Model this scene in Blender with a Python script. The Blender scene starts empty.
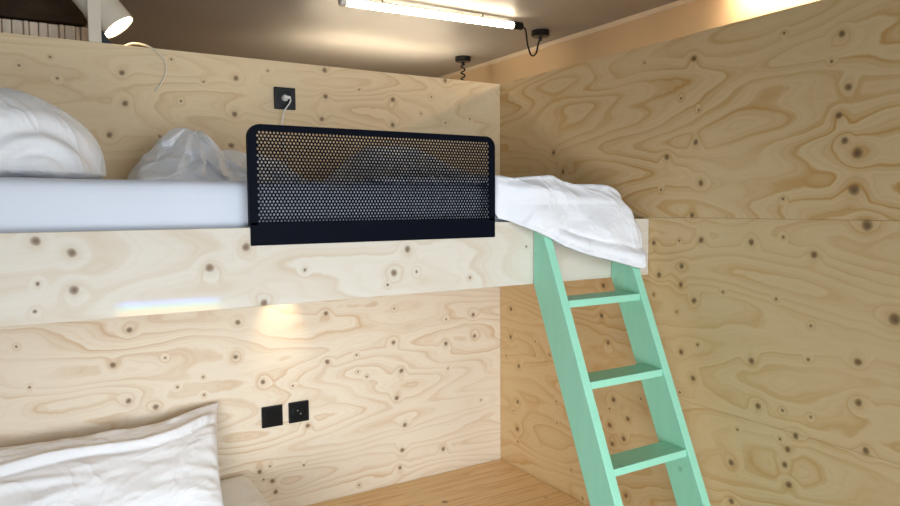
import bpy, bmesh, math, random
from mathutils import Vector, Matrix, noise
random.seed(7)
SC = bpy.context.scene
COL = SC.collection
PI = math.pi

# ------------------------------------------------------------------ helpers
def link_mesh(name, bm, mat=None, parent=None, smooth=False):
    me = bpy.data.meshes.new(name)
    bmesh.ops.recalc_face_normals(bm, faces=bm.faces[:])
    bm.to_mesh(me); bm.free()
    if mat: me.materials.append(mat)
    if smooth:
        for p in me.polygons: p.use_smooth = True
    o = bpy.data.objects.new(name, me)
    COL.objects.link(o)
    if parent:
        o.parent = parent
        o.matrix_parent_inverse = Matrix.Translation(-parent.location)
        # keep world placement: geometry is written in world space
    return o

def empty(name, loc):
    o = bpy.data.objects.new(name, None)
    o.empty_display_size = 0.05
    o.location = loc
    COL.objects.link(o)
    return o

def tag(o, label, cat, group=None):
    o['label'] = label; o['category'] = cat
    if group: o['group'] = group
    return o

def struct(o):
    o['kind'] = 'structure'; return o

def box(bm, a, b, bevel=0.0, seg=2):
    a = Vector(a); b = Vector(b)
    r = bmesh.ops.create_cube(bm, size=1.0)
    vs = r['verts']; c = (a+b)/2; s = b-a
    for v in vs: v.co = Vector((v.co.x*s.x, v.co.y*s.y, v.co.z*s.z)) + c
    if bevel > 0:
        es = list({e for v in vs for e in v.link_edges})
        bmesh.ops.bevel(bm, geom=es, offset=bevel, segments=seg, affect='EDGES', profile=0.5)
    return vs

def prism(bm, pts, off, bevel=0.0):
    """polygon pts (3D list) extruded by vector off"""
    off = Vector(off)
    A = [bm.verts.new(p) for p in pts]; B = [bm.verts.new(Vector(p)+off) for p in pts]
    n = len(pts)
    fs = [bm.faces.new(A), bm.faces.new(B[::-1])]
    for i in range(n): fs.append(bm.faces.new((A[i], B[i], B[(i+1) % n], A[(i+1) % n])))
    if bevel > 0:
        es = list({e for f in fs for e in f.edges})
        bmesh.ops.bevel(bm, geom=es, offset=bevel, segments=2, affect='EDGES', profile=0.5)

def lathe(bm, base, axis, prof, seg=32, caps=True):
    """prof: list of (t along axis, radius)"""
    base = Vector(base); axis = Vector(axis).normalized()
    u = axis.orthogonal().normalized(); w = axis.cross(u)
    rings = []
    for t, r in prof:
        if r < 1e-6: rings.append([bm.verts.new(base+axis*t)])
        else: rings.append([bm.verts.new(base+axis*t+(u*math.cos(2*PI*k/seg)+w*math.sin(2*PI*k/seg))*r) for k in range(seg)])
    for i in range(len(rings)-1):
        a, b = rings[i], rings[i+1]
        for k in range(seg):
            k2 = (k+1) % seg
            if len(a) == 1 and len(b) == 1: continue
            if len(a) == 1: bm.faces.new((a[0], b[k], b[k2]))
            elif len(b) == 1: bm.faces.new((a[k], a[k2], b[0]))
            else: bm.faces.new((a[k], a[k2], b[k2], b[k]))
    if caps:
        for rg in (rings[0], rings[-1]):
            if len(rg) > 1: bm.faces.new(rg)

def smooth_path(pts, n=8):
    pts = [Vector(p) for p in pts]; out = []
    P = [pts[0]*2-pts[1]] + pts + [pts[-1]*2-pts[-2]]
    for i in range(1, len(P)-2):
        p0, p1, p2, p3 = P[i-1], P[i], P[i+1], P[i+2]
        for k in range(n):
            t = k/n
            out.append(0.5*((2*p1)+(p2-p0)*t+(2*p0-5*p1+4*p2-p3)*t*t+(3*p1-p0-3*p2+p3)*t**3))
    out.append(pts[-1]); return out

def tube(bm, pts, r, seg=10):
    pts = [Vector(p) for p in pts]; rings = []; u = None
    for i, p in enumerate(pts):
        d = (pts[min(i+1, len(pts)-1)]-pts[max(i-1, 0)]).normalized()
        u = d.orthogonal().normalized() if u is None else (u-d*u.dot(d)).normalized()
        w = d.cross(u)
        rings.append([bm.verts.new(p+(u*math.cos(2*PI*k/seg)+w*math.sin(2*PI*k/seg))*r) for k in range(seg)])
    for a, b in zip(rings, rings[1:]):
        for k in range(seg): bm.faces.new((a[k], a[(k+1) % seg], b[(k+1) % seg], b[k]))
    bm.faces.new(rings[0]); bm.faces.new(rings[-1])

def interp(tab, x):
    if x <= tab[0][0]: return tab[0][1]
    for (a, va), (b, vb) in zip(tab, tab[1:]):
        if x <= b:
            t = (x-a)/(b-a); return va+(vb-va)*t
    return tab[-1][1]

def sstep(a, b, x):
    t = max(0.0, min(1.0, (x-a)/(b-a))); return t*t*(3-2*t)

def nz(x, y, z=0.0): return noise.noise(Vector((x, y, z)))

def ridge(x, y, z=0.0, oct=3):
    s = 0; a = 1; n = 0
    for k in range(oct):
        s += a*(1-abs(noise.noise(Vector((x, y, z)))*2)); n += a
        x *= 2.03; y *= 2.03; z += 3.1; a *= 0.5
    return s/n

# ------------------------------------------------------------------ materials
class NT:
    def __init__(self, name):
        self.m = bpy.data.materials.new(name); self.m.use_nodes = True
        self.t = self.m.node_tree; self.n = self.t.nodes; self.l = self.t.links
        self.bsdf = self.n['Principled BSDF']
    def add(self, typ, **kw):
        nd = self.n.new(typ)
        for k, v in kw.items(): setattr(nd, k, v)
        return nd
    def put(self, sock, val):
        if isinstance(val, bpy.types.NodeSocket): self.l.new(val, sock)
        else: sock.default_value = val
    def math(self, op, a, b=None, c=None, clamp=False):
        nd = self.add('ShaderNodeMath', operation=op); nd.use_clamp = clamp
        self.put(nd.inputs[0], a)
        if b is not None: self.put(nd.inputs[1], b)
        if c is not None: self.put(nd.inputs[2], c)
        return nd.outputs[0]
    def vmath(self, op, a, b=None):
        nd = self.add('ShaderNodeVectorMath', operation=op)
        self.put(nd.inputs[0], a)
        if b is not None: self.put(nd.inputs[1], b)
        return nd.outputs['Value'] if op in ('DISTANCE', 'LENGTH') else nd.outputs[0]
    def noise(self, vec, scale, detail=2.0, rough=0.5, out='Fac'):
        nd = self.add('ShaderNodeTexNoise'); self.put(nd.inputs['Vector'], vec)
        nd.inputs['Scale'].default_value = scale; nd.inputs['Detail'].default_value = detail
        nd.inputs['Roughness'].default_value = rough
        return nd.outputs['Fac'] if out == 'Fac' else nd.outputs['Color']
    def ramp(self, fac, stops, interp='LINEAR'):
        nd = self.add('ShaderNodeValToRGB'); cr = nd.color_ramp; cr.interpolation = interp
        while len(cr.elements) < len(stops): cr.elements.new(0.5)
        for e, (p, c) in zip(cr.elements, stops):
            e.position = p; e.color = (c, c, c, 1) if isinstance(c, (int, float)) else (*c, 1)
        self.put(nd.inputs['Fac'], fac); return nd.outputs['Color']
    def mix(self, fac, a, b, mode='MIX'):
        nd = self.add('ShaderNodeMix', data_type='RGBA', blend_type=mode)
        self.put(nd.inputs[0], fac)
        self.put(nd.inputs[6], a if isinstance(a, bpy.types.NodeSocket) else (*a, 1))
        self.put(nd.inputs[7], b if isinstance(b, bpy.types.NodeSocket) else (*b, 1))
        return nd.outputs[2]
    def bump(self, h, strength=0.3, dist=0.002):
        nd = self.add('ShaderNodeBump'); nd.inputs['Strength'].default_value = strength
        nd.inputs['Distance'].default_value = dist; self.put(nd.inputs['Height'], h)
        self.l.new(nd.outputs['Normal'], self.bsdf.inputs['Normal'])
    def coord(self):
        return self.add('ShaderNodeTexCoord').outputs['Object']
    def done(self, color=None, rough=0.5, spec=0.5, metal=0.0):
        b = self.bsdf
        if color is not None: self.put(b.inputs['Base Color'], color if isinstance(color, bpy.types.NodeSocket) else (*color, 1))
        self.put(b.inputs['Roughness'], rough); b.inputs['Specular IOR Level'].default_value = spec
        b.inputs['Metallic'].default_value = metal
        return self.m

def mat_plain(name, col, rough=0.5, spec=0.5, metal=0.0, var=0.06, nscale=14.0, bump=0.0):
    t = NT(name); c = t.coord()
    n = t.noise(c, nscale, 3.0)
    a = tuple(max(0, x*(1-var)) for x in col); b = tuple(min(1, x*(1+var)) for x in col)
    col_s = t.ramp(n, [(0.3, a), (0.7, b)])
    if bump > 0: t.bump(t.noise(c, nscale*12, 2.0), bump, 0.001)
    return t.done(col_s, rough, spec, metal)

def plywood(name, knots, axis, light, late, seed=0.0, rings=7.0, lateamt=0.8, us=1.0, vs=4.6, rough=0.55, calm=None, upper_shade=None, fine=0.45):
    """rotary cut softwood veneer: contour-line grain that bends round each knot; axis = horizontal coordinate"""
    t = NT(name); c = t.coord()
    sp = t.add('ShaderNodeSeparateXYZ'); t.l.new(c, sp.inputs[0])
    geo = t.add('ShaderNodeNewGeometry')
    isl = t.math('MULTIPLY_ADD', geo.outputs['Random Per Island'], 13.0, seed)
    U = sp.outputs['X'] if axis == 'x' else sp.outputs['Y']
    cb = t.add('ShaderNodeCombineXYZ'); t.l.new(U, cb.inputs[0]); t.l.new(sp.outputs['Z'], cb.inputs[1])
    P = cb.outputs[0]
    # small wobble so no knot is a perfect disc
    wob = t.noise(P, 24.0, 2.0, out='Color')
    wv = t.add('ShaderNodeVectorMath', operation='MULTIPLY_ADD')
    t.l.new(wob, wv.inputs[0]); wv.inputs[1].default_value = (0.011, 0.008, 0); wv.inputs[2].default_value = (-0.0055, -0.004, 0)
    Pw = t.vmath('ADD', P, wv.outputs[0])
    q = None
    for k in knots.split(';'):
        u, v, s = k.split()
        r = {'n': 0.0098, 's': 0.0046, 'b': 0.0145}[s]
        sub = t.vmath('DISTANCE', Pw, (float(u), float(v), 0.0))
        d = t.math('DIVIDE', sub, r)
        q = d if q is None else t.math('SMOOTH_MIN', q, d, 1.0)
    bump = t.add('ShaderNodeMapRange', interpolation_type='SMOOTHERSTEP')
    t.l.new(q, bump.inputs['Value']); bump.inputs['From Min'].default_value = 0; bump.inputs['From Max'].default_value = 5.5
    bump.inputs['To Min'].default_value = 0.065; bump.inputs['To Max'].default_value = 0.0
    gc = t.add('ShaderNodeCombineXYZ')
    t.l.new(t.math('MULTIPLY', U, us), gc.inputs[0]); t.l.new(t.math('MULTIPLY', sp.outputs['Z'], vs), gc.inputs[1]); t.l.new(isl, gc.inputs[2])
    h = t.noise(gc.outputs[0], 1.0, 1.6, 0.40)
    jag = t.noise(P, 9.0, 3.0, 0.55)
    h2 = t.math('MULTIPLY_ADD', jag, 0.045, h)
    h3 = t.math('ADD', h2, bump.outputs[0])
    ring = t.math('FRACT', t.math('MULTIPLY', h3, rings))
    line = t.ramp(ring, [(0.0, 0.0), (0.40, 0.10), (0.70, 0.50), (0.86, 0.95), (0.95, 0.55), (1.0, 0.0)])
    ring2 = t.math('FRACT', t.math('MULTIPLY', h3, rings*3.3))
    line2 = t.ramp(ring2, [(0.0, 0.0), (0.55, 0.25), (0.82, 1.0), (1.0, 0.0)])
    line = t.math('MULTIPLY_ADD', line2, t.math('MULTIPLY_ADD', line, fine*0.9, fine*0.45), t.math('MULTIPLY', line, 0.75))
    gm = t.add('ShaderNodeCombineXYZ')
    t.l.new(t.math('MULTIPLY', U, 1.6), gm.inputs[0]); t.l.new(t.math('MULTIPLY', sp.outputs['Z'], 3.0), gm.inputs[1]); t.l.new(t.math('ADD', isl, 5.3), gm.inputs[2])
    mask = t.ramp(t.noise(gm.outputs[0], 1.3, 2.0), [(0.30, 0.30), (0.62, 1.0)])
    fac = t.math('MULTIPLY', t.math('MULTIPLY', line, mask), lateamt, clamp=True)
    if calm is not None:
        fac = t.math('MULTIPLY', fac, t.math('MULTIPLY_ADD', t.math('GREATER_THAN', sp.outputs['Z'], calm), 0.25, 0.75))
    base = t.mix(t.noise(gm.outputs[0], 0.9, 3.0), tuple(x*0.95 for x in light), tuple(min(1, x*1.04) for x in light))
    if upper_shade is not None:
        base = t.mix(t.math('GREATER_THAN', sp.outputs['Z'], 1.0), base, upper_shade)  # above the bunk the dimmer, yellower light is put into the base colour
    # fine fibre streaks
    gf = t.add('ShaderNodeCombineXYZ')
    t.l.new(t.math('MULTIPLY', U, 9.0), gf.inputs[0]); t.l.new(t.math('MULTIPLY', sp.outputs['Z'], 120.0), gf.inputs[1]); t.l.new(isl, gf.inputs[2])
    fib = t.noise(gf.outputs[0], 1.0, 3.0)
    base = t.mix(t.math('MULTIPLY', t.math('SUBTRACT', fib, 0.35, clamp=True), 0.25), base, late)
    col = t.mix(fac, base, late)
    halo = t.ramp(t.math('DIVIDE', q, 4.0, clamp=True), [(0.15, 0.7), (0.30, 0.42), (0.55, 0.15), (0.8, 0.0)])
    col = t.mix(t.math('MULTIPLY', halo, 0.5), col, tuple(x*0.85 for x in late))
    kn = t.ramp(t.math('DIVIDE', q, 2.0, clamp=True), [(0.0, 0.95), (0.28, 0.75), (0.46, 0.40), (0.58, 0.0)])
    dark = t.mix(t.noise(P, 60.0, 2.0), (0.07, 0.035, 0.015), (0.23, 0.13, 0.06))
    col = t.mix(kn, col, dark)
    t.bump(fib, 0.08, 0.001)
    return t.done(col, rough, 0.35)

def pine(name, axis, light, late, width=0.11):
    """glued pine boards running along axis x"""
    t = NT(name); c = t.coord()
    sp = t.add('ShaderNodeSeparateXYZ'); t.l.new(c, sp.inputs[0])
    row = t.math('FLOOR', t.math('DIVIDE', sp.outputs['Y'], width))
    g = t.add('ShaderNodeCombineXYZ')
    t.l.new(t.math('MULTIPLY', sp.outputs['X'], 1.4), g.inputs[0]); t.l.new(t.math('MULTIPLY', sp.outputs['Y'], 26.0), g.inputs[1])
    t.l.new(t.math('MULTIPLY', row, 7.31), g.inputs[2])
    n = t.noise(g.outputs[0], 1.0, 3.0)
    rg = t.math('FRACT', t.math('MULTIPLY', n, 5.0))
    col = t.mix(t.ramp(rg, [(0.0, 0.05), (0.6, 0.3), (0.9, 0.9), (1.0, 0.05)]), light, late)
    wn = t.add('ShaderNodeTexWhiteNoise', noise_dimensions='1D'); t.l.new(row, wn.inputs['W'])
    col = t.mix(t.math('MULTIPLY', wn.outputs['Value'], 0.35), col, late)
    edge = t.math('FRACT', t.math('DIVIDE', sp.outputs['Y'], width))
    em = t.math('LESS_THAN', edge, 0.022)
    col = t.mix(t.math('MULTIPLY', em, 0.6), col, (0.2, 0.11, 0.05))
    vo = t.add('ShaderNodeTexVoronoi'); t.l.new(c, vo.inputs['Vector']); vo.inputs['Scale'].default_value = 4.5
    kn = t.ramp(vo.outputs['Distance'], [(0.04, 1.0), (0.065, 0.5), (0.09, 0.0)])
    col = t.mix(kn, col, (0.22, 0.10, 0.04))
    return t.done(col, 0.4, 0.4)

def cloth_mat(name, col, bump=0.25):
    t = NT(name); c = t.coord()
    n = t.noise(c, 5.0, 4.0)
    colr = t.ramp(n, [(0.3, tuple(x*0.97 for x in col)), (0.7, col)])
    wv = t.noise(c, 420.0, 2.0)
    wc = t.vmath('ADD', c, t.vmath('MULTIPLY', t.noise(c, 3.0, 2.0, out='Color'), (0.35, 0.35, 0.35)))
    r1 = t.math('ABSOLUTE', t.math('SUBTRACT', t.noise(wc, 7.0, 3.0, 0.5), 0.5))
    cre = t.math('POWER', t.math('SUBTRACT', 1.0, t.math('MULTIPLY', r1, 4.0, clamp=True), clamp=True), 3.0)
    hh = t.math('MULTIPLY_ADD', cre, 1.6, t.math('MULTIPLY_ADD', wv, 0.06, t.noise(c, 22.0, 3.0, 0.5)))
    t.bump(hh, bump, 0.010)
    b = t.bsdf
    b.inputs['Sheen Weight'].default_value = 0.15
    return t.done(colr, 0.9, 0.15)

def emit_mat(name, col, strength, base=(0.9, 0.9, 0.88)):
    t = NT(name)
    t.bsdf.inputs['Emission Color'].default_value = (*col, 1)
    t.bsdf.inputs['Emission Strength'].default_value = strength
    return t.done(base, 0.4)
BACK = '-1.572 1.656 n;-1.566 1.553 n;-1.411 1.719 s;-1.304 1.650 s;-1.384 1.575 s;-1.783 1.687 s;-1.869 1.654 s;-1.765 1.622 s;-1.616 1.446 n;-1.460 1.447 s;-1.190 1.673 n;-1.199 1.541 n;-0.844 1.734 n;-0.843 1.631 n;-0.860 1.543 n;-0.699 1.669 s;-0.548 1.641 n;-0.549 1.536 n;-1.071 1.709 s;-0.293 1.742 n;-0.290 1.559 s;-0.364 1.665 s;-0.414 1.592 s;-0.165 1.583 s;-1.213 1.426 n;-1.579 0.776 n;-1.636 0.659 n;-1.914 0.754 s;-1.882 0.617 s;-1.468 0.663 s;-1.431 0.552 s;-1.340 0.576 s;-1.338 0.509 s;-1.593 0.526 n;-1.504 0.490 n;-1.209 0.766 n;-1.220 0.636 n;-1.120 0.527 n;-1.002 0.496 s;-0.860 0.770 n;-0.858 0.572 n;-0.944 0.324 n;-1.141 0.177 n;-1.092 0.130 n;-1.081 0.083 n;-1.127 0.142 s;-1.100 0.191 s;-0.964 0.167 s;-0.522 0.491 n;-0.546 0.376 n;-0.508 0.251 n;-0.521 0.143 n;-0.535 0.066 n;-0.317 0.108 n;-0.554 0.763 s;-0.558 0.618 n;-0.298 0.585 n;-0.153 0.702 n;-0.146 0.603 n;-0.288 0.473 s;-0.728 0.585 s;-0.724 0.513 s;-0.683 0.488 s;-0.111 0.300 s;-0.727 0.033 s;-0.297 0.695 s'
BOARD = '-1.851 1.131 n;-1.785 1.103 n;-1.783 1.021 n;-1.850 1.039 s;-1.858 0.981 s;-1.495 1.054 n;-1.408 1.102 n;-1.366 0.959 n;-0.959 1.078 n;-1.002 1.015 n;-1.022 0.982 s;-0.931 1.014 s;-1.258 1.037 s;-0.541 1.072 s;-0.751 0.985 s'
RIGHT = '-1.080 1.669 n;-1.392 1.685 s;-1.556 1.646 n;-1.580 1.505 n;-1.556 1.433 n;-1.574 1.364 n;-1.609 1.330 b;-1.603 1.234 b;-1.640 1.141 b;-1.532 1.579 s;-1.094 1.399 n;-0.973 1.359 n;-1.117 1.267 n;-1.083 1.163 n;-1.102 1.502 s;-1.032 1.549 s;-0.951 1.248 s;-0.867 1.693 s;-1.403 1.212 s;-1.408 1.103 s;-1.304 1.084 n;-1.121 1.081 n;-1.032 1.077 s;-0.923 1.064 n;-0.379 1.414 n;-0.439 1.334 n;-1.500 1.056 n;-1.045 0.992 n;-1.042 0.928 n;-1.097 0.882 n;-1.028 0.835 s;-0.948 0.954 n;-0.926 0.882 s;-1.208 0.922 s;-1.389 0.920 s;-1.498 0.856 s;-1.715 0.906 b;-1.627 0.779 n;-1.492 0.761 s;-1.314 0.721 n;-1.115 0.738 s;-1.048 0.701 n;-1.099 0.621 n;-1.047 0.561 s;-1.340 0.588 n;-1.418 0.594 s;-1.504 0.598 s;-1.633 0.671 n;-1.657 0.547 n;-1.462 0.531 n;-1.438 0.485 n;-1.431 0.436 n;-1.445 0.380 n;-1.414 0.508 s;-1.269 0.495 s;-1.251 0.385 n;-1.254 0.261 n;-0.081 0.725 n;-0.080 0.596 n;-0.140 0.473 n;-0.132 0.306 n;-0.132 0.180 n;-0.098 0.255 s;-0.136 0.121 s;-0.044 0.503 s;-0.358 0.564 s;-0.259 0.607 s;-0.677 0.891 n;-0.668 0.774 n;-0.703 0.674 n;-0.735 0.462 n;-0.715 0.421 s;-0.872 0.499 s;-0.715 0.359 n;-0.808 0.407 n;-0.790 0.326 n;-0.730 0.290 n;-0.805 0.113 n;-0.404 0.374 s;-0.408 0.283 s;-0.498 0.110 s;-0.567 0.015 s'
YAW, PIT, ROL = 0.5454, -0.0695, -0.0067
LIGHT = (0.79, 0.655, 0.475); LATE = (0.60, 0.37, 0.17)
M_back = plywood('plywood_back', BACK, 'x', (0.83, 0.73, 0.585), (0.60, 0.39, 0.20), 11.0, 14.0, 0.75, upper_shade=(0.76, 0.60, 0.375), us=1.15, vs=5.2)
M_board = plywood('plywood_board', BOARD, 'x', (0.71, 0.645, 0.545), (0.56, 0.41, 0.25), 4.4, 11.0, 0.55)
M_right = plywood('plywood_right', RIGHT, 'y', (0.77, 0.58, 0.325), (0.58, 0.305, 0.085), 7.7, 13.0, 0.9, us=1.1, vs=4.8, calm=1.1543)
M_pine = pine('pine_boards', 'x', (0.86, 0.64, 0.36), (0.68, 0.41, 0.17))
M_ceil = mat_plain('ceiling_paint', (0.41, 0.395, 0.37), 0.45, 0.4, var=0.05, nscale=2.5)
M_tan = mat_plain('tan_wall', (0.66, 0.48, 0.29), 0.6, 0.3, var=0.06, nscale=2.0)
M_trim = mat_plain('trim_paint', (0.78, 0.66, 0.50), 0.5, 0.4, var=0.03)
M_wallp = mat_plain('plain_wall', (0.62, 0.58, 0.52), 0.8, 0.2, var=0.04, nscale=3)
M_floor = mat_plain('floor_grey', (0.42, 0.38, 0.33), 0.6, 0.3, var=0.08, nscale=4)
M_black = mat_plain('black_powder_coat', (0.0018, 0.003, 0.008), 0.55, 0.06, var=0.15, nscale=40)
M_gap = mat_plain('black_plastic', (0.004, 0.004, 0.005), 0.3, 0.3, var=0.1)
M_plast = mat_plain('white_plastic', (0.80, 0.79, 0.76), 0.4, 0.5, var=0.03)
M_beige = mat_plain('beige_enamel', (0.70, 0.62, 0.49), 0.4, 0.5, var=0.03)
M_metal = mat_plain('brushed_steel', (0.55, 0.55, 0.55), 0.35, 0.5, metal=1.0, var=0.06)
M_sheet = cloth_mat('white_cotton', (0.89, 0.89, 0.90), 0.3)
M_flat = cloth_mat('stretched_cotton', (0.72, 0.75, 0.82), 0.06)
M_duvet = cloth_mat('duvet_cotton', (0.92, 0.92, 0.94), 0.35)
M_cream = cloth_mat('cream_cotton', (0.92, 0.91, 0.88))
M_dark = mat_plain('dark_brown_felt', (0.045, 0.030, 0.018), 0.9, 0.1, var=0.2, nscale=20)
M_tube = emit_mat('lit_tube', (1.0, 0.83, 0.60), 30.0)
M_face = emit_mat('lit_lamp_face', (1.0, 0.82, 0.52), 14.0)

def mint():
    t = NT('mint_paint'); c = t.coord()
    g = t.vmath('MULTIPLY', c, (5.0, 40.0, 5.0))
    n = t.noise(g, 1.0, 3.0)
    col = t.mix(n, (0.30, 0.69, 0.485), (0.37, 0.77, 0.57))
    vo = t.add('ShaderNodeTexVoronoi'); t.l.new(c, vo.inputs['Vector']); vo.inputs['Scale'].default_value = 10.0
    kn = t.ramp(vo.outputs['Distance'], [(0.05, 1.0), (0.09, 0.45), (0.14, 0.0)])
    col = t.mix(t.math('MULTIPLY', kn, 0.55), col, (0.16, 0.36, 0.25))
    t.bump(n, 0.1, 0.001)
    return t.done(col, 0.42, 0.5)
M_mint = mint()

def corrugated():
    t = NT('pale_slat_timber'); c = t.coord()
    g = t.vmath('MULTIPLY', c, (30.0, 1.0, 2.0))
    n = t.noise(g, 1.0, 2.0)
    return t.done(t.ramp(n, [(0.3, (0.70, 0.56, 0.42)), (0.7, (0.88, 0.78, 0.64))]), 0.7, 0.2)
M_slat = corrugated()

FLOOR = -0.38; CEIL = 2.25; TOP = 1.75; D = 0.90
ZT = 1.149; ZB = 0.952

# ------------------------------------------------------------------ the setting
bm = bmesh.new(); box(bm, (-5.0, -5.6, FLOOR-0.1), (1.2, 3.1, FLOOR)); struct(link_mesh('floor', bm, M_floor))
bm = bmesh.new(); box(bm, (-5.0, -5.6, CEIL), (1.2, 3.1, CEIL+0.1)); struct(link_mesh('ceiling', bm, M_ceil))
bm = bmesh.new(); box(bm, (1.08, -5.6, FLOOR), (1.2, 3.1, CEIL)); struct(link_mesh('wall_far_right', bm, M_tan))
bm = bmesh.new(); box(bm, (-5.0, 3.0, FLOOR), (1.08, 3.1, CEIL)); struct(link_mesh('wall_far_back', bm, M_tan))
bm = bmesh.new(); box(bm, (-5.1, -5.6, FLOOR), (-5.0, 3.1, CEIL)); struct(link_mesh('wall_left', bm, M_wallp))
bm = bmesh.new()   # cove moulding along the ceiling
prism(bm, [(1.08, -5.5, CEIL-0.022), (1.072, -5.5, CEIL-0.022), (1.070, -5.5, CEIL-0.014), (1.063, -5.5, CEIL-0.007), (1.058, -5.5, CEIL), (1.08, -5.5, CEIL)], (0, 8.5, 0))
struct(link_mesh('trim_1', bm, M_trim))
# plywood partitions
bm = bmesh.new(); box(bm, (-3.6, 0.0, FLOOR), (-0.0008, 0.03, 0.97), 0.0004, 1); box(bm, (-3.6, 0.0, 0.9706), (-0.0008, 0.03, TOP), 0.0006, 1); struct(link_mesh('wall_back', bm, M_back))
bm = bmesh.new()
for z0, z1 in ((FLOOR, 0.5370), (0.5376, 1.1540), (1.1546, TOP)):
    box(bm, (0.0, -3.6, z0), (0.03, 0.03, z1), 0.0004, 1)
struct(link_mesh('wall_right', bm, M_right))
# scuffed grey patch left off: only the partition frame closes the joint behind
bm = bmesh.new()
for z in (0.5372, 1.1542): box(bm, (0.0305, -3.6, z-0.03), (0.05, 0.03, z+0.03))
struct(link_mesh('trim_2', bm, M_tan))

# ------------------------------------------------------------------ built-in bunk frame
bunk = empty('bunk_frame', (-1.8, -0.45, ZB))
tag(bunk, 'upper bunk deck with a pale knotty plywood front board', 'bunk bed')
bm = bmesh.new(); box(bm, (-3.6, -D, ZB), (-0.002, -D+0.028, ZT), 0.001, 1); link_mesh('front_board', bm, M_board, bunk)
bm = bmesh.new(); box(bm, (-3.6, -D+0.0285, 0.962), (-0.002, -0.001, 0.99)); link_mesh('bed_base', bm, M_pine, bunk)
dl = empty('downlight', (-1.05, -0.13, 0.955)); tag(dl, 'small warm downlight under the upper bunk above the black wall plates', 'light')
bm = bmesh.new(); lathe(bm, (-1.05, -0.13, 0.9615), (0, 0, -1), [(0, 0.034), (0.006, 0.034), (0.006, 0.026), (0.003, 0.025)], 28, True)
link_mesh('housing', bm, M_metal, dl, True)

plat = empty('sleeping_platform', (-1.8, -0.45, FLOOR))
tag(plat, 'lower bunk platform of orange pine boards by the plywood corner', 'bed')
bm = bmesh.new(); box(bm, (-3.6, -D, -0.03), (-0.002, -0.002, 0.0), 0.0015, 1); link_mesh('deck', bm, M_pine, plat)
bm = bmesh.new(); box(bm, (-3.6, -D, FLOOR), (-0.002, -D+0.028, -0.0305), 0.001, 1); link_mesh('front_board', bm, M_board, plat)

# ------------------------------------------------------------------ mattresses
def mattress(name, a, b, r, mat, seed, wr=0.006):
    """rounded slab with soft sheet wrinkles on its sides"""
    ax, ay, az = a; bx, by, bz = b
    bm = bmesh.new()
    nx, ny, nzz = int((bx-ax)/0.022), int((by-ay)/0.03), int((bz-az)/0.018)
    def pt(x, y, z):
        # pull towards an inner box to round edges
        ix = min(max(x, ax+r), bx-r); iy = min(max(y, ay+r), by-r); iz = min(max(z, az+r*0.6), bz-r)
        d = Vector((x-ix, y-iy, z-iz)); l = d.length
        p = Vector((x, y, z)) if l < 1e-7 else Vector((ix, iy, iz))+d*(r*0.98 if l > r else l)/l
        if l > r*0.5:
            w = wr*(nz(x*2.2, z*9.0+y*2, seed)+0.5*nz(x*7.0, z*22.0+y*3, seed+3))
            low = sstep(az+0.14, az+0.20, az+0.34-(z-az)*1.3)
            p += (d/l)*w*(0.6+0.8*low)
        if z > bz-1e-4: p.z += 0.004*nz(x*4, y*4, seed)
        return p
    def grid(f, n, m):
        V = [[bm.verts.new(f(i/n, j/m)) for j in range(m+1)] for i in range(n+1)]
        for i in range(n):
            for j in range(m): bm.faces.new((V[i][j], V[i+1][j], V[i+1][j+1], V[i][j+1]))
    L = lambda p, q, t: p+(q-p)*t
    grid(lambda u, v: pt(L(ax, bx, u), ay, L(az, bz, v)), nx, nzz)
    grid(lambda u, v: pt(L(ax, bx, u), by, L(az, bz, v)), nx, nzz)
    grid(lambda u, v: pt(ax, L(ay, by, u), L(az, bz, v)), ny, nzz)
    grid(lambda u, v: pt(bx, L(ay, by, u), L(az, bz, v)), ny, nzz)
    grid(lambda u, v: pt(L(ax, bx, u), L(ay, by, v), bz), nx, ny)
    grid(lambda u, v: pt(L(ax, bx, u), L(ay, by, v), az), nx, ny)
    bmesh.ops.remove_doubles(bm, verts=bm.verts[:], dist=0.0008)
    return link_mesh(name, bm, mat, None, True)

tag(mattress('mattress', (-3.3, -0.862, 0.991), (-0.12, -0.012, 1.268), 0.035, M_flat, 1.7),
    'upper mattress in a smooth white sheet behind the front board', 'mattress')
tag(mattress('mattress', (-3.3, -0.86, 0.001), (-1.19, -0.012, 0.19), 0.035, M_cream, 6.1),
    'lower mattress in a cream sheet, its corner under the leaning pillow', 'mattress')

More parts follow.
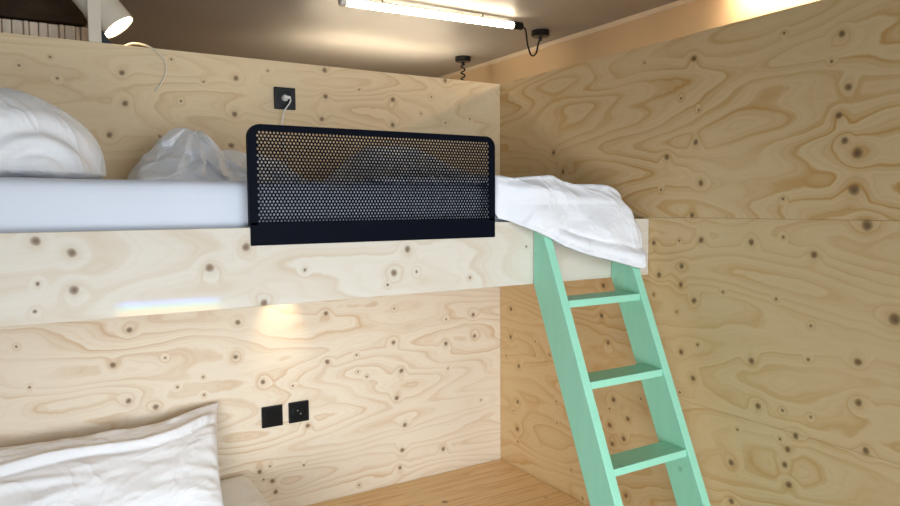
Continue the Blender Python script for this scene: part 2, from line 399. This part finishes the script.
# ------------------------------------------------------------------ pillows
def pillow_bm(w, h, t, seed, ear=0.05, wr=0.012, n=72, fold=None, pw=0.42):
    bm = bmesh.new()
    def P(u, v, s):
        e = (1-abs(u)**2.6)*(1-abs(v)**2.6)
        th = t/2*max(e, 0)**pw
        x = u*w/2*(1-ear*(1-v*v)**1.0*abs(u)**3); y = v*h/2*(1-ear*1.3*(1-u*u)*abs(v)**3)
        k = min(1.0, e*6)
        d = wr*(ridge(u*1.3+seed, v*1.9, seed, 3)-0.5)*k
        d += wr*0.7*nz(u*2.2, v*2.2, seed+9)*k
        # puckers running in from the seams
        rim = math.exp(-((1-max(abs(u), abs(v)))/0.16)**2)
        ang = math.atan2(v, u)
        d += wr*0.35*rim*math.sin(ang*22+3*nz(u*3, v*3, seed))*k
        if fold: d += fold(u, v)*k
        return Vector((x, y, s*(th+d)))
    V = {}
    for s in (1, -1):
        for i in range(n+1):
            for j in range(n+1):
                if s == -1 and (i in (0, n) or j in (0, n)): V[s, i, j] = V[1, i, j]; continue
                # denser near the rim
                u = math.sin((i/n*2-1)*PI/2); v = math.sin((j/n*2-1)*PI/2)
                V[s, i, j] = bm.verts.new(P(u, v, s))
        for i in range(n):
            for j in range(n):
                bm.faces.new((V[s, i, j], V[s, i+1, j], V[s, i+1, j+1], V[s, i, j+1]))
    return bm

def place(bm, mtx):
    for v in bm.verts: v.co = mtx @ v.co

# upper pillow: plump, folded over on itself, round end to the right
bm = bmesh.new(); NU, NV = 150, 76
cx, cy, cz = -1.995, -0.42, 1.291; rows_ = []
for j in range(NV+1):
    th = -PI/2+PI*j/NV
    row = []
    for i in range(NU):
        a = 2*PI*i/NU
        ca, sa, ct, st = math.cos(a), math.sin(a), math.cos(th), math.sin(th)
        sg = lambda v, e: math.copysign(abs(v)**e, v)
        x = 0.325*sg(ca, 0.80)*sg(ct, 0.85); y = 0.29*sg(sa, 0.80)*sg(ct, 0.85)
        z = (0.226 if st > 0 else 0.031)*sg(st, 0.95)
        n = Vector((ca*ct, sa*ct, st))
        X = x+cx; Z = z+cz
        rr_ = math.hypot(X+1.835, (Z-1.272)*1.05); k = sstep(0.0, -0.15, y)
        d_ = k*(0.010*math.exp(-((rr_-0.095)/0.018)**2)-0.016*math.exp(-((rr_-0.068)/0.012)**2)+0.008*math.exp(-((rr_-0.045)/0.012)**2)-0.012*math.exp(-((rr_-0.128)/0.018)**2)+0.006*math.exp(-((rr_-0.165)/0.02)**2))
        d_ -= k*0.040*math.exp(-((X+1.865)/0.030)**2-((Z-1.268)/0.020)**2)
        d_ += 0.010*(ridge(X*4.5+Z*2, y*4+Z*3, 3.3, 3)-0.5)+0.010*nz(X*5, Z*6+y*3, 1.0)
        row.append(bm.verts.new(Vector((X, y+cy, Z))+n*d_*min(1, max(0.15, (z+0.03)*12))))
    rows_.append(row)
for a, b in zip(rows_, rows_[1:]):
    for i in range(NU): bm.faces.new((a[i], a[(i+1) % NU], b[(i+1) % NU], b[i]))
bmesh.ops.remove_doubles(bm, verts=bm.verts[:], dist=1e-5)
o = link_mesh('pillow', bm, M_sheet, None, True)
tag(o, 'plump round white pillow on the upper mattress', 'pillow')

# lower pillow: propped against the plywood, one corner pointing up
def fold_lo(u, v):
    a = 0.014*math.exp(-((v-0.52-0.16*u+0.07*math.sin(u*4))/0.07)**2) - 0.012*math.exp(-((v-0.40-0.16*u+0.07*math.sin(u*4))/0.06)**2)
    a += 0.012*math.exp(-((v-0.1+0.5*(u+0.6)**2)/0.07)**2)*sstep(0.2, -0.5, u)
    return a
bm = pillow_bm(0.80, 0.36, 0.15, 8.8, 0.045, 0.015, 84, fold_lo, 0.45)
for v in bm.verts:
    u_, v_ = v.co.x/0.40, v.co.y/0.18
    v.co.x -= max(0, u_)*0.05*(1-v_)/2
    v.co.y += 0.050*sstep(0.25, 1.0, u_)**1.5*sstep(-0.2, 1.0, v_)+0.014+0.012*sstep(-0.5, -1.0, u_)
    v.co.z -= 0.010*sstep(0.5, 1.0, u_)*sstep(0.3, 1.0, v_)
place(bm, Matrix.Translation((-1.695, -0.205, 0.3105)) @ Matrix.Rotation(math.radians(46), 4, 'X'))
o = link_mesh('pillow', bm, M_sheet, None, True)
PILLOW_LO = o
tag(o, 'flat white pillow leaning on the back wall above the lower mattress', 'pillow')

# ------------------------------------------------------------------ crumpled sheet and duvet
def sheet_from(name, f, n, m, mat, thick=0.006):
    bm = bmesh.new()
    V = [[bm.verts.new(f(i/n, j/m)) for j in range(m+1)] for i in range(n+1)]
    for i in range(n):
        for j in range(m): bm.faces.new((V[i][j], V[i+1][j], V[i+1][j+1], V[i][j+1]))
    o = link_mesh(name, bm, mat, None, True)
    md = o.modifiers.new('thick', 'SOLIDIFY'); md.thickness = thick; md.offset = 0
    return o

CR = [(-1.60, 0.0), (-1.585, 0.018), (-1.57, 0.06), (-1.52, 0.125), (-1.47, 0.168), (-1.44, 0.178), (-1.40, 0.165), (-1.37, 0.168), (-1.345, 0.142), (-1.32, 0.112), (-1.27, 0.108), (-1.2, 0.104), (-1.12, 0.075), (-1.07, 0.03), (-1.05, 0.0)]
def tri(t): return abs((t % 1.0)*2-1)
def crumple(u, v):
    x = -1.60+0.55*u
    H = interp(CR, x)+0.012*nz(x*22, 1.0, 3.0)*min(1, interp(CR, x)/0.06)
    H = max(H, 0.0)
    # v: 0 foot at the front, 0.55 crest, 1 foot at the back
    if v < 0.55:
        s = v/0.55; z = H*s**0.9; y = -0.46+0.17*s**1.6
    else:
        s = (v-0.55)/0.45; z = H*(1-s**1.8); y = -0.29+0.19*s**0.7
    k = min(1.0, H/0.07)*sstep(0, 0.10, v)*sstep(1, 0.9, v)
    w = nz(x*6, z*7, 2.0)
    a = math.atan2(0.21-z, x+1.395)            # folds fan down from the crest
    f1 = tri(a*2.6+0.30*w)-0.5
    f2 = tri((x*0.75+z)*9.0+0.8*nz(x*5, z*5, 9.0))-0.5
    f3 = tri((x*0.5-z*0.9)*21.0+1.0*nz(x*9, z*9, 4.0))-0.5
    m2 = sstep(-0.1, 0.3, nz(x*5, z*6, 11.0))
    y += k*(0.046*f1+0.030*f2*m2+0.013*f3)
    z += k*(0.012*f1+0.010*f2*m2)
    xx = x+k*(0.012*f2+0.010*w)
    return Vector((xx, y, 1.2735+max(z, 0)))
o = sheet_from('crumpled_sheet', crumple, 200, 130, M_sheet, 0.003)
tag(o, 'crumpled white sheet heaped near the wall beside the plump pillow', 'sheet')

DT = [(-1.25, 1.28), (-0.72, 1.285), (-0.67, 1.283), (-0.59, 1.279), (-0.52, 1.284), (-0.44, 1.289), (-0.40, 1.272), (-0.35, 1.262), (-0.27, 1.263), (-0.20, 1.259), (-0.165, 1.246), (-0.135, 1.222), (-0.115, 1.19), (-0.10, 1.15)]
DB = [(-0.67, 1.166), (-0.618, 1.152), (-0.56, 1.124), (-0.502, 1.100), (-0.46, 1.073), (-0.40, 1.052), (-0.361, 1.041), (-0.275, 1.020), (-0.163, 0.990), (-0.14, 0.998), (-0.10, 1.02)]
def ladder_front(z): return -D-0.117+0.4274*(min(z, 1.20)-0.952)
def duvet(u, v):
    x = -1.04+0.94*u
    ov = sstep(-0.664, -0.652, x)          # 1 where the duvet hangs over the board
    zt = interp(DT, x); zb = interp(DB, x)
    # mound piled up behind the guard
    mA = 0.11*sstep(-1.05, -0.88, x)*(1-sstep(-0.80, -0.50, x))
    if v < 0.6:
        s = v/0.6
        yfront = -0.82+(-0.895+0.82)*ov
        y = -0.10+(yfront+0.10)*s
        z = 1.283+mA*math.exp(-((y+0.52)/0.20)**2)+(zt-1.283)*sstep(-0.4, -0.8, y)
        if s < 0.12: z -= (0.12-s)*0.10
        z += 0.010*nz(x*6, y*6, 3.0)*(1-0.6*ov)+0.014*mA*9*(ridge(x*5, y*6, 5.5)-0.5)
        if x > -0.18: z = min(z, zt+0.004)
        z = 1.2705+(z-1.2705)*sstep(-1.045, -0.93, x)
        return Vector((x, y, z))
    s = (v-0.6)/0.4
    z1 = zt
    # part inside the guard simply ends on the mattress
    y_in = -0.82-0.045*min(1, s*3); z_in = z1-(z1-1.2685)*min(1, s*1.5)
    z = z1+(zb-z1)*s
    y_out = min(ladder_front(z)-0.014, -0.915)-0.012*math.sin(PI*min(1, s*1.1))
    y_out = -0.904+(y_out+0.904)*sstep(-0.655, -0.53, x)
    y_out = -0.895+(y_out+0.895)*sstep(0, 0.22, s)
    # soft drape folds; the hem turns up in a second line parallel to the edge
    y_out -= 0.013*sstep(0.05, 0.4, s)*(nz(x*5+z*4, z*7-x*2, 8.0)+0.6*nz(x*11+z*9, z*6, 2.0))+0.004
    y_out -= 0.010*math.exp(-((s-0.86)/0.05)**2)*sstep(-0.50, -0.40, x)
    y_out += 0.006*math.exp(-((s-0.76)/0.04)**2)*sstep(-0.50, -0.40, x)
    y = y_in+(y_out-y_in)*ov; z = z_in+(z-z_in)*ov
    vd = noise.voronoi(Vector((x*5+z*4, z*8-x*2.5, 2.0)), distance_metric='DISTANCE')[0]
    y -= ov*sstep(0.0, 0.3, s)*0.016*(0.45-vd[0])
    # right end turns back round the corner
    e = sstep(-0.15, -0.10, x)
    y += 0.03*e*ov
    return Vector((x, y, z))
o = sheet_from('duvet', duvet, 200, 130, M_duvet, 0.010)
tag(o, 'white duvet hanging over the front board onto the mint ladder', 'duvet')

# ------------------------------------------------------------------ perforated guard
guard = empty('bed_guard', (-1.03, -0.91, 1.107))
tag(guard, 'black perforated metal guard on the upper bunk front board', 'guard rail')
gx0, gx1, gz0, gz1 = -1.398, -0.664, 1.104, 1.403
yf = -D-0.0035; th = 0.0025; mg = 0.020
px0, px1, pz0, pz1 = gx0+mg, gx1-mg, 1.160, gz1-0.016
bm = bmesh.new()
pitch = 0.0093; rows = int(round((pz1-pz0)/(pitch*0.866))); rh = (pz1-pz0)/rows; cols = int(round((px1-px0)/pitch)); pw = (px1-px0)/cols; hr = 0.0031
def cell(cx, cz, w, h, r):
    pr = []
    for k in range(16):
        a = 2*PI*k/16+PI/4
        dx, dz = math.cos(a), math.sin(a)
        # square-ring direction so that the four corners are included
        m_ = max(abs(dx), abs(dz)); pr.append((dx/m_*w/2, dz/m_*h/2, dx*r, dz*r))
    of = [bm.verts.new((cx+p[0], yf-th, cz+p[1])) for p in pr]; inf = [bm.verts.new((cx+p[2], yf-th, cz+p[3])) for p in pr]
    ob = [bm.verts.new((cx+p[0], yf, cz+p[1])) for p in pr]; inb = [bm.verts.new((cx+p[2], yf, cz+p[3])) for p in pr]
    for k in range(16):
        j = (k+1) % 16
        bm.faces.new((of[k], of[j], inf[j], inf[k])); bm.faces.new((inb[k], inb[j], ob[j], ob[k])); bm.faces.new((inf[k], inf[j], inb[j], inb[k]))
for r_ in range(rows):
    z = pz0+(r_+0.5)*rh; odd = r_ % 2
    for c_ in range(cols-odd):
        cell(px0+(c_+0.5+0.5*odd)*pw, z, pw, rh, hr)
    if odd:
        for xa in (px0, px1-pw/2): box(bm, (xa, yf-th, z-rh/2), (xa+pw/2, yf, z+rh/2))
link_mesh('perforated_panel', bm, M_black, guard)
# rim: solid border with rounded top corners and a flange turned back towards the bed
bm = bmesh.new()
R = 0.032; pts_o = [(gx0, 1.155)]
for k in range(9): a = PI-k*PI/16; pts_o.append((gx0+R+R*math.cos(a), gz1-R+R*math.sin(a)))
for k in range(9): a = PI/2-k*PI/16; pts_o.append((gx1-R+R*math.cos(a), gz1-R+R*math.sin(a)))
pts_o.append((gx1, 1.155))
ri = 0.010; ix0, ix1, iz1 = px0, px1, pz1; pts_i = [(ix0, 1.155)]
for k in range(9): a = PI-k*PI/16; pts_i.append((ix0+ri+ri*math.cos(a), iz1-ri+ri*math.sin(a)))
for k in range(9): a = PI/2-k*PI/16; pts_i.append((ix1-ri+ri*math.cos(a), iz1-ri+ri*math.sin(a)))
pts_i.append((ix1, 1.155))
def ring(pts, y): return [bm.verts.new((p[0], y, p[1])) for p in pts]
A = ring(pts_o, yf-th-0.0006); B = ring(pts_i, yf-th-0.0006); A2 = ring(pts_o, yf+0.012); Ai = ring([(p[0]+(0.0025 if p[0] < -1.03 else -0.0025), p[1]-0.002) for p in pts_o], yf+0.012)
Bi = ring(pts_i, yf+0.001); Aj = ring([(p[0]+(0.0025 if p[0] < -1.03 else -0.0025), p[1]-0.002) for p in pts_o], yf+0.001)
for a, b in ((A, B), (A2, A), (Ai, A2), (Aj, Ai), (Bi, Aj), (B, Bi)):
    for k in range(len(a)-1): bm.faces.new((a[k], a[k+1], b[k+1], b[k]))
link_mesh('rim', bm, M_black, guard)
bm = bmesh.new(); box(bm, (gx0+0.002, yf-th-0.0006, gz0), (gx1, yf+0.0022, 1.162), 0.0012, 2); link_mesh('base_plate', bm, M_black, guard)

# ------------------------------------------------------------------ ladder
lad = empty('ladder', (-0.333, -1.45, FLOOR))
tag(lad, 'mint green wooden ladder leaning on the upper bunk front board', 'ladder')
xL, xR, tk, m_, dp = -0.5146, -0.1522, 0.0296, 0.4274, 0.1169
def yb(z): return -D-0.002-m_*(0.952-z) if z < 0.952 else -D-0.002
def yfr(z): return -D-m_*(0.952-z)-dp
for x0 in (xL, xR-tk):
    bm = bmesh.new()
    zt = 1.145
    pts = [(x0, yb(FLOOR), FLOOR), (x0, yb(0.952), 0.952), (x0, -D-0.002, zt), (x0, yfr(zt), zt), (x0, yfr(FLOOR), FLOOR)]
    prism(bm, pts, (tk, 0, 0), 0.0022); link_mesh('stile', bm, M_mint, lad)
for k in range(6):
    z = 0.9114-0.2286*k
    if z-0.02 < FLOOR: break
    bm = bmesh.new(); y0 = yfr(z)+0.003
    box(bm, (xL+tk-0.001, y0, z-0.0225), (xR-tk+0.001, y0+0.092, z), 0.002, 2)
    link_mesh('tread', bm, M_mint, lad)

# ------------------------------------------------------------------ wall plates, plug
def plate(cx, cz, s, name, label, group, kind):
    r = empty(name, (cx, 0, cz)); tag(r, label, 'switch' if kind == 'switch' else 'socket')
    bm = bmesh.new(); box(bm, (cx-s/2, -0.0095, cz-s/2), (cx+s/2, -0.0002, cz+s/2), 0.003, 3); link_mesh('frame', bm, M_gap, r)
    if kind == 'switch':
        bm = bmesh.new(); w = s*0.36
        prism(bm, [(cx-w, -0.0093, cz-w), (cx-w, -0.0125, cz-w), (cx-w, -0.0155, cz+w), (cx-w, -0.0093, cz+w)], (2*w, 0, 0), 0.0012)
        link_mesh('rocker', bm, M_gap, r)
    else:
        bm = bmesh.new(); lathe(bm, (cx, -0.0094, cz), (0, -1, 0), [(0, s*0.36), (0.0028, s*0.36), (0.0034, s*0.345), (0.0034, s*0.30), (0.0006, s*0.28), (0.0006, 0)], 40, False)
        ins = link_mesh('insert', bm, M_gap, r, False)
        for dx, dz in ((-0.006, 0.007), (0.006, -0.007)):
            bm = bmesh.new(); lathe(bm, (cx+dx, -0.0099, cz+dz), (0, -1, 0), [(0, 0.0026), (0.0015, 0.0026)], 14)
            link_mesh('contact', bm, M_metal, ins)
    return r
plate(-1.0885, 0.388, 0.082, 'light_switch', 'black square switch left of the socket under the upper bunk', None, 'switch')
plate(-0.982, 0.389, 0.082, 'wall_socket', 'black round-inset socket right of the switch under the upper bunk', None, 'socket')
plate(-1.0095, 1.611, 0.083, 'wall_socket', 'black socket above the upper bunk with a white plug in it', None, 'socket')
pg = empty('charger_plug', (-1.012, -0.0105, 1.611)); tag(pg, 'white plug with a short cord in the upper black socket', 'plug')
bm = bmesh.new(); lathe(bm, (-1.013, -0.0105, 1.611), (0, -1, 0), [(0, 0.012), (0.012, 0.012), (0.016, 0.009), (0.016, 0.0)], 24)
box(bm, (-1.024, -0.038, 1.606), (-0.996, -0.026, 1.617), 0.003, 2)
link_mesh('plug_body', bm, M_plast, pg, False)
bm = bmesh.new(); tube(bm, smooth_path([(-1.000, -0.034, 1.611), (-0.9965, -0.035, 1.602), (-1.002, -0.034, 1.588), (-1.012, -0.032, 1.574), (-1.022, -0.030, 1.555), (-1.03, -0.028, 1.50), (-1.02, -0.02, 1.42), (-1.0, -0.015, 1.274)], 8), 0.0026, 8)
link_mesh('cord', bm, M_plast, pg, True)

# ------------------------------------------------------------------ tube lamps
def tube_lamp(name, label, p0, p1, r, cord_pts, canopy, stand=False, bare=False):
    p0 = Vector(p0); p1 = Vector(p1); d = (p1-p0); L = d.length; d.normalize()
    root = empty(name, p0); tag(root, label, 'lamp')
    def arc(a0, a1, rad, n):
        side = d.cross(Vector((0, 0, 1))).normalized(); up = side.cross(d)
        return [side*(rad*math.cos(a0+(a1-a0)*k/n))+up*(rad*math.sin(a0+(a1-a0)*k/n)) for k in range(n+1)]
    a_s, a_e = math.radians(150), math.radians(390)
    fl = PI if stand else 0.0
    if bare: a_s, a_e = 0.0, 2*PI*(1-1/40)
    bm = bmesh.new(); prism(bm, [p0+v for v in arc(a_s+fl, a_e+fl, r, 24)], d*L); link_mesh('diffuser', bm, M_tube, root, False)
    if not bare:
        bm = bmesh.new(); prism(bm, [p0+v for v in arc(math.radians(31)+fl, math.radians(149)+fl, r*1.03, 10)]+[p0+v for v in arc(math.radians(150)+fl, math.radians(30)+fl, r*0.90, 6)], d*L); link_mesh('housing', bm, M_plast, root, False)
    for q, dd, mt, ln in ((p0, -d, M_plast, 0.03), (p1, d, M_gap, 0.065)) if abs(d.x) > 0.5 else ((p0, -d, M_gap, 0.065), (p1, d, M_plast, 0.03)):
        bm = bmesh.new(); lathe(bm, q-dd*0.004, dd, [(0, r*1.02), (0, r*1.10), (ln, r*1.10), (ln+0.004, r*0.8), (ln+0.004, 0)], 28, False); link_mesh('end_cap', bm, mt, root, False)
    for f in (0.2, 0.8):
        c = p0+d*(L*f); zz = FLOOR+0.0005 if stand else CEIL-0.0005
        bm = bmesh.new(); tube(bm, [c+Vector((0, 0, -r*0.9 if stand else r*0.9)), Vector((c.x, c.y, zz))], 0.006 if stand else 0.003, 8); link_mesh('stand' if stand else 'hanger', bm, M_gap, root)
    bm = bmesh.new(); tube(bm, smooth_path(cord_pts, 10), 0.0052, 8); link_mesh('cord', bm, M_gap, root, True)
    bm = bmesh.new(); c = Vector(canopy); lathe(bm, (c.x, c.y, CEIL-0.0003), (0, 0, -1), [(0, 0.056), (0.028, 0.056), (0.034, 0.05), (0.034, 0.014), (0.06, 0.008), (0.06, 0)], 32, False); link_mesh('canopy', bm, M_gap, root, False)
    return root
tube_lamp('tube_lamp', 'lit tube lamp under the ceiling above the back partition', (-0.50, 0.60, 2.196), (0.515, 0.60, 2.213), 0.020,
          [(0.585, 0.60, 2.213), (0.61, 0.605, 2.195), (0.645, 0.63, 2.12), (0.695, 0.66, 2.075), (0.76, 0.70, 2.10), (0.80, 0.73, 2.16), (0.825, 0.745, 2.20)], (0.83, 0.746))
coil = []
for k in range(60):
    a = k*0.62; coil.append((0.815+0.014*math.cos(a), 1.60+0.014*math.sin(a), 2.20-0.0042*k))
coil += [(0.79, 1.59, 1.93), (0.74, 1.56, 1.95)]
tube_lamp('tube_lamp', 'tube lamp behind the back partition, only its coiled black cord showing', (-0.35, 1.52, 1.95), (0.66, 1.54, 1.95), 0.026, coil, (0.817, 1.601), True)
tube_lamp('tube_lamp', 'tube lamp glowing behind the right partition near the ceiling', (0.96, -1.40, 2.195), (0.96, -0.45, 2.195), 0.026,
          [(0.96, -1.47, 2.195), (0.96, -1.53, 2.17), (0.96, -1.60, 2.17), (0.96, -1.65, 2.20)], (0.96, -1.66), bare=True)

# ------------------------------------------------------------------ spot lamp clamped on the partition
FW = Vector((math.sin(YAW)*math.cos(PIT), math.cos(YAW)*math.cos(PIT), math.sin(PIT)))
RT = Vector((math.cos(YAW), -math.sin(YAW), 0)); UPV = RT.cross(FW)
spot = empty('spot_lamp', (-1.645, 0.015, TOP))
tag(spot, 'beige cylinder spot lamp clamped on top of the back partition', 'lamp')
ax = (RT*0.60-UPV*0.76+FW*0.18).normalized(); fc = Vector((-1.571, 0.05, 1.818)); rr = 0.060
bm = bmesh.new(); lathe(bm, fc, -ax, [(0.008, rr*0.90), (0.0, rr*0.93), (0.0, rr), (0.17, rr), (0.176, rr*0.92), (0.176, 0)], 44, False); link_mesh('lamp_head', bm, M_beige, spot, False)
bm = bmesh.new(); lathe(bm, fc-ax*0.004, -ax, [(0, 0), (0.0, rr*0.93)], 40, False); link_mesh('lit_face', bm, M_face, spot)
bm = bmesh.new(); box(bm, (-1.668, 0.006, TOP+0.0005), (-1.628, 0.012, 1.99), 0.002); link_mesh('bracket', bm, M_beige, spot)
bm = bmesh.new(); prism(bm, [(-1.629, 0.004, TOP+0.0003), (-1.595, 0.004, TOP+0.0003), (-1.626, 0.004, TOP+0.042), (-1.629, 0.004, TOP+0.042)], (0, 0.024, 0), 0.001); link_mesh('clamp_foot', bm, M_gap, spot)
bm = bmesh.new(); lathe(bm, (-1.645, 0.013, 1.925), (0, -1, 0), [(0, 0.012), (0.012, 0.012), (0.014, 0.009), (0.014, 0)], 20, False); link_mesh('knob', bm, M_metal, spot)
bm = bmesh.new(); tube(bm, smooth_path([(-1.60, 0.055, 1.735), (-1.565, 0.05, 1.752), (-1.53, 0.035, 1.766), (-1.49, 0.005, 1.757), (-1.453, -0.006, 1.732), (-1.434, -0.006, 1.705), (-1.432, -0.006, 1.671), (-1.452, -0.006, 1.625), (-1.466, -0.005, 1.607), (-1.468, -0.001, 1.603)], 8), 0.0034, 8)
link_mesh('cord', bm, M_beige, spot, True)

# slatted screen and dark pelmet beyond the partition
bm = bmesh.new(); x = -2.7
while x < -1.64:
    w = random.choice((0.018, 0.022, 0.03, 0.036)); dpt = random.uniform(0.0, 0.012)
    box(bm, (x, 0.40-dpt, FLOOR), (min(x+w-0.003, -1.60), 0.43, 1.884), 0.003, 1); x += w
tag(link_mesh('slatted_screen', bm, M_slat), 'pale slatted timber screen behind the back partition at top left', 'screen')
bm = bmesh.new()
pts = [(-2.7, 0.385, 1.885), (-1.66, 0.385, 1.892), (-1.642, 0.385, 1.898), (-1.640, 0.385, 1.906), (-1.655, 0.385, 1.93), (-1.672, 0.385, 1.97), (-1.685, 0.385, 2.03), (-1.69, 0.385, CEIL-0.001), (-2.7, 0.385, CEIL-0.001)]
prism(bm, pts, (0, 0.05, 0), 0.004)
for v in bm.verts:
    if v.co.y < 0.41: v.co.y -= 0.0
tag(link_mesh('pelmet', bm, M_dark), 'dark brown pelmet above the pale slatted screen', 'pelmet')

# ------------------------------------------------------------------ light
def area(name, loc, rot, sx, sy, power, col):
    L = bpy.data.lights.new(name, 'AREA'); L.shape = 'RECTANGLE'; L.size = sx; L.size_y = sy; L.energy = power; L.color = col
    o = bpy.data.objects.new(name, L); o.location = loc; o.rotation_euler = rot; COL.objects.link(o); return o
area('window_daylight', (-0.8, -5.2, 1.25), (math.radians(90), 0, 0), 2.2, 1.9, 70, (0.82, 0.91, 1.0))
lw = area('low_window_daylight', (-2.5, -3.6, 0.25), (0, 0, 0), 1.8, 0.9, 9, (0.88, 0.94, 1.0))
lw.rotation_euler = (Vector((-0.6, 0.0, 0.35))-lw.location).to_track_quat('-Z', 'Y').to_euler()
lw.data.spread = math.radians(58)
def spotl(name, loc, target, power, col, ang, blend, rad):
    L = bpy.data.lights.new(name, 'SPOT'); L.energy = power; L.color = col; L.spot_size = math.radians(ang); L.spot_blend = blend; L.shadow_soft_size = rad
    o = bpy.data.objects.new(name, L); o.location = loc; o.rotation_euler = (Vector(target)-Vector(loc)).to_track_quat('-Z', 'Y').to_euler(); COL.objects.link(o); return o
spotl('downlight_beam', (-1.05, -0.13, 0.948), (-1.05, 0.0, 0.74), 2.4, (1.0, 0.80, 0.52), 56, 1.0, 0.012)
# added coloured spot stands in for refracted sunlight: faint spectrum on the front board
PB = spotl('spectrum_spot', (-1.95, -3.45, 1.25), (-1.586, -0.90, 0.968), 95.0, (1, 1, 1), 9, 0.0, 0.0)
L = PB.data; L.use_nodes = True; nt = L.node_tree; em = nt.nodes['Emission']
tc = nt.nodes.new('ShaderNodeTexCoord'); sx = nt.nodes.new('ShaderNodeSeparateXYZ'); nt.links.new(tc.outputs['Normal'], sx.inputs[0])
def mnode(op, a, b):
    nd = nt.nodes.new('ShaderNodeMath'); nd.operation = op
    for k, v in ((0, a), (1, b)):
        if isinstance(v, (int, float)): nd.inputs[k].default_value = v
        else: nt.links.new(v, nd.inputs[k])
    return nd.outputs[0]
uu = mnode('ABSOLUTE', mnode('DIVIDE', sx.outputs['X'], sx.outputs['Z']), 0); vv = mnode('DIVIDE', sx.outputs['Y'], mnode('ABSOLUTE', sx.outputs['Z'], 0))
mr = nt.nodes.new('ShaderNodeMapRange'); nt.links.new(vv, mr.inputs[0]); mr.inputs[1].default_value = -0.0082; mr.inputs[2].default_value = 0.0082
cr = nt.nodes.new('ShaderNodeValToRGB'); nt.links.new(mr.outputs[0], cr.inputs[0])
for k, (p_, c_) in enumerate([(0.0, (0, 0, 0)), (0.10, (1.0, 0.40, 0.20)), (0.34, (1.0, 0.85, 0.15)), (0.56, (0.10, 1.0, 1.1)), (0.78, (0.10, 0.45, 2.2)), (1.0, (0, 0, 0))]):
    e = cr.color_ramp.elements[k] if k < 2 else cr.color_ramp.elements.new(p_)
    e.position = p_; e.color = (*c_, 1)
m2 = nt.nodes.new('ShaderNodeMapRange'); nt.links.new(uu, m2.inputs[0]); m2.inputs[1].default_value = 0.037; m2.inputs[2].default_value = 0.048; m2.inputs[3].default_value = 1.0; m2.inputs[4].default_value = 0.0
nt.links.new(cr.outputs[0], em.inputs['Color']); nt.links.new(m2.outputs[0], em.inputs['Strength'])

W = bpy.data.worlds.new('world'); SC.world = W; W.use_nodes = True
W.node_tree.nodes['Background'].inputs[0].default_value = (0.75, 0.85, 1.0, 1); W.node_tree.nodes['Background'].inputs[1].default_value = 0.6

# ------------------------------------------------------------------ camera
cd = bpy.data.cameras.new('camera'); cam = bpy.data.objects.new('camera', cd); COL.objects.link(cam)
cd.sensor_fit = 'HORIZONTAL'; cd.sensor_width = 36.0; cd.lens = 689.746/900*36; cd.clip_start = 0.05
r2 = RT*math.cos(ROL)+UPV*math.sin(ROL); u2 = UPV*math.cos(ROL)-RT*math.sin(ROL)
mtx = Matrix((r2, u2, -FW)).transposed().to_4x4(); mtx.translation = (-1.8573, -2.61, 1.2014)
cam.matrix_world = mtx
SC.camera = cam
vs = SC.view_settings; vs.view_transform = 'Standard'; vs.look = 'None'; vs.exposure = 0.24; vs.gamma = 1.0; vs.use_curve_mapping = False
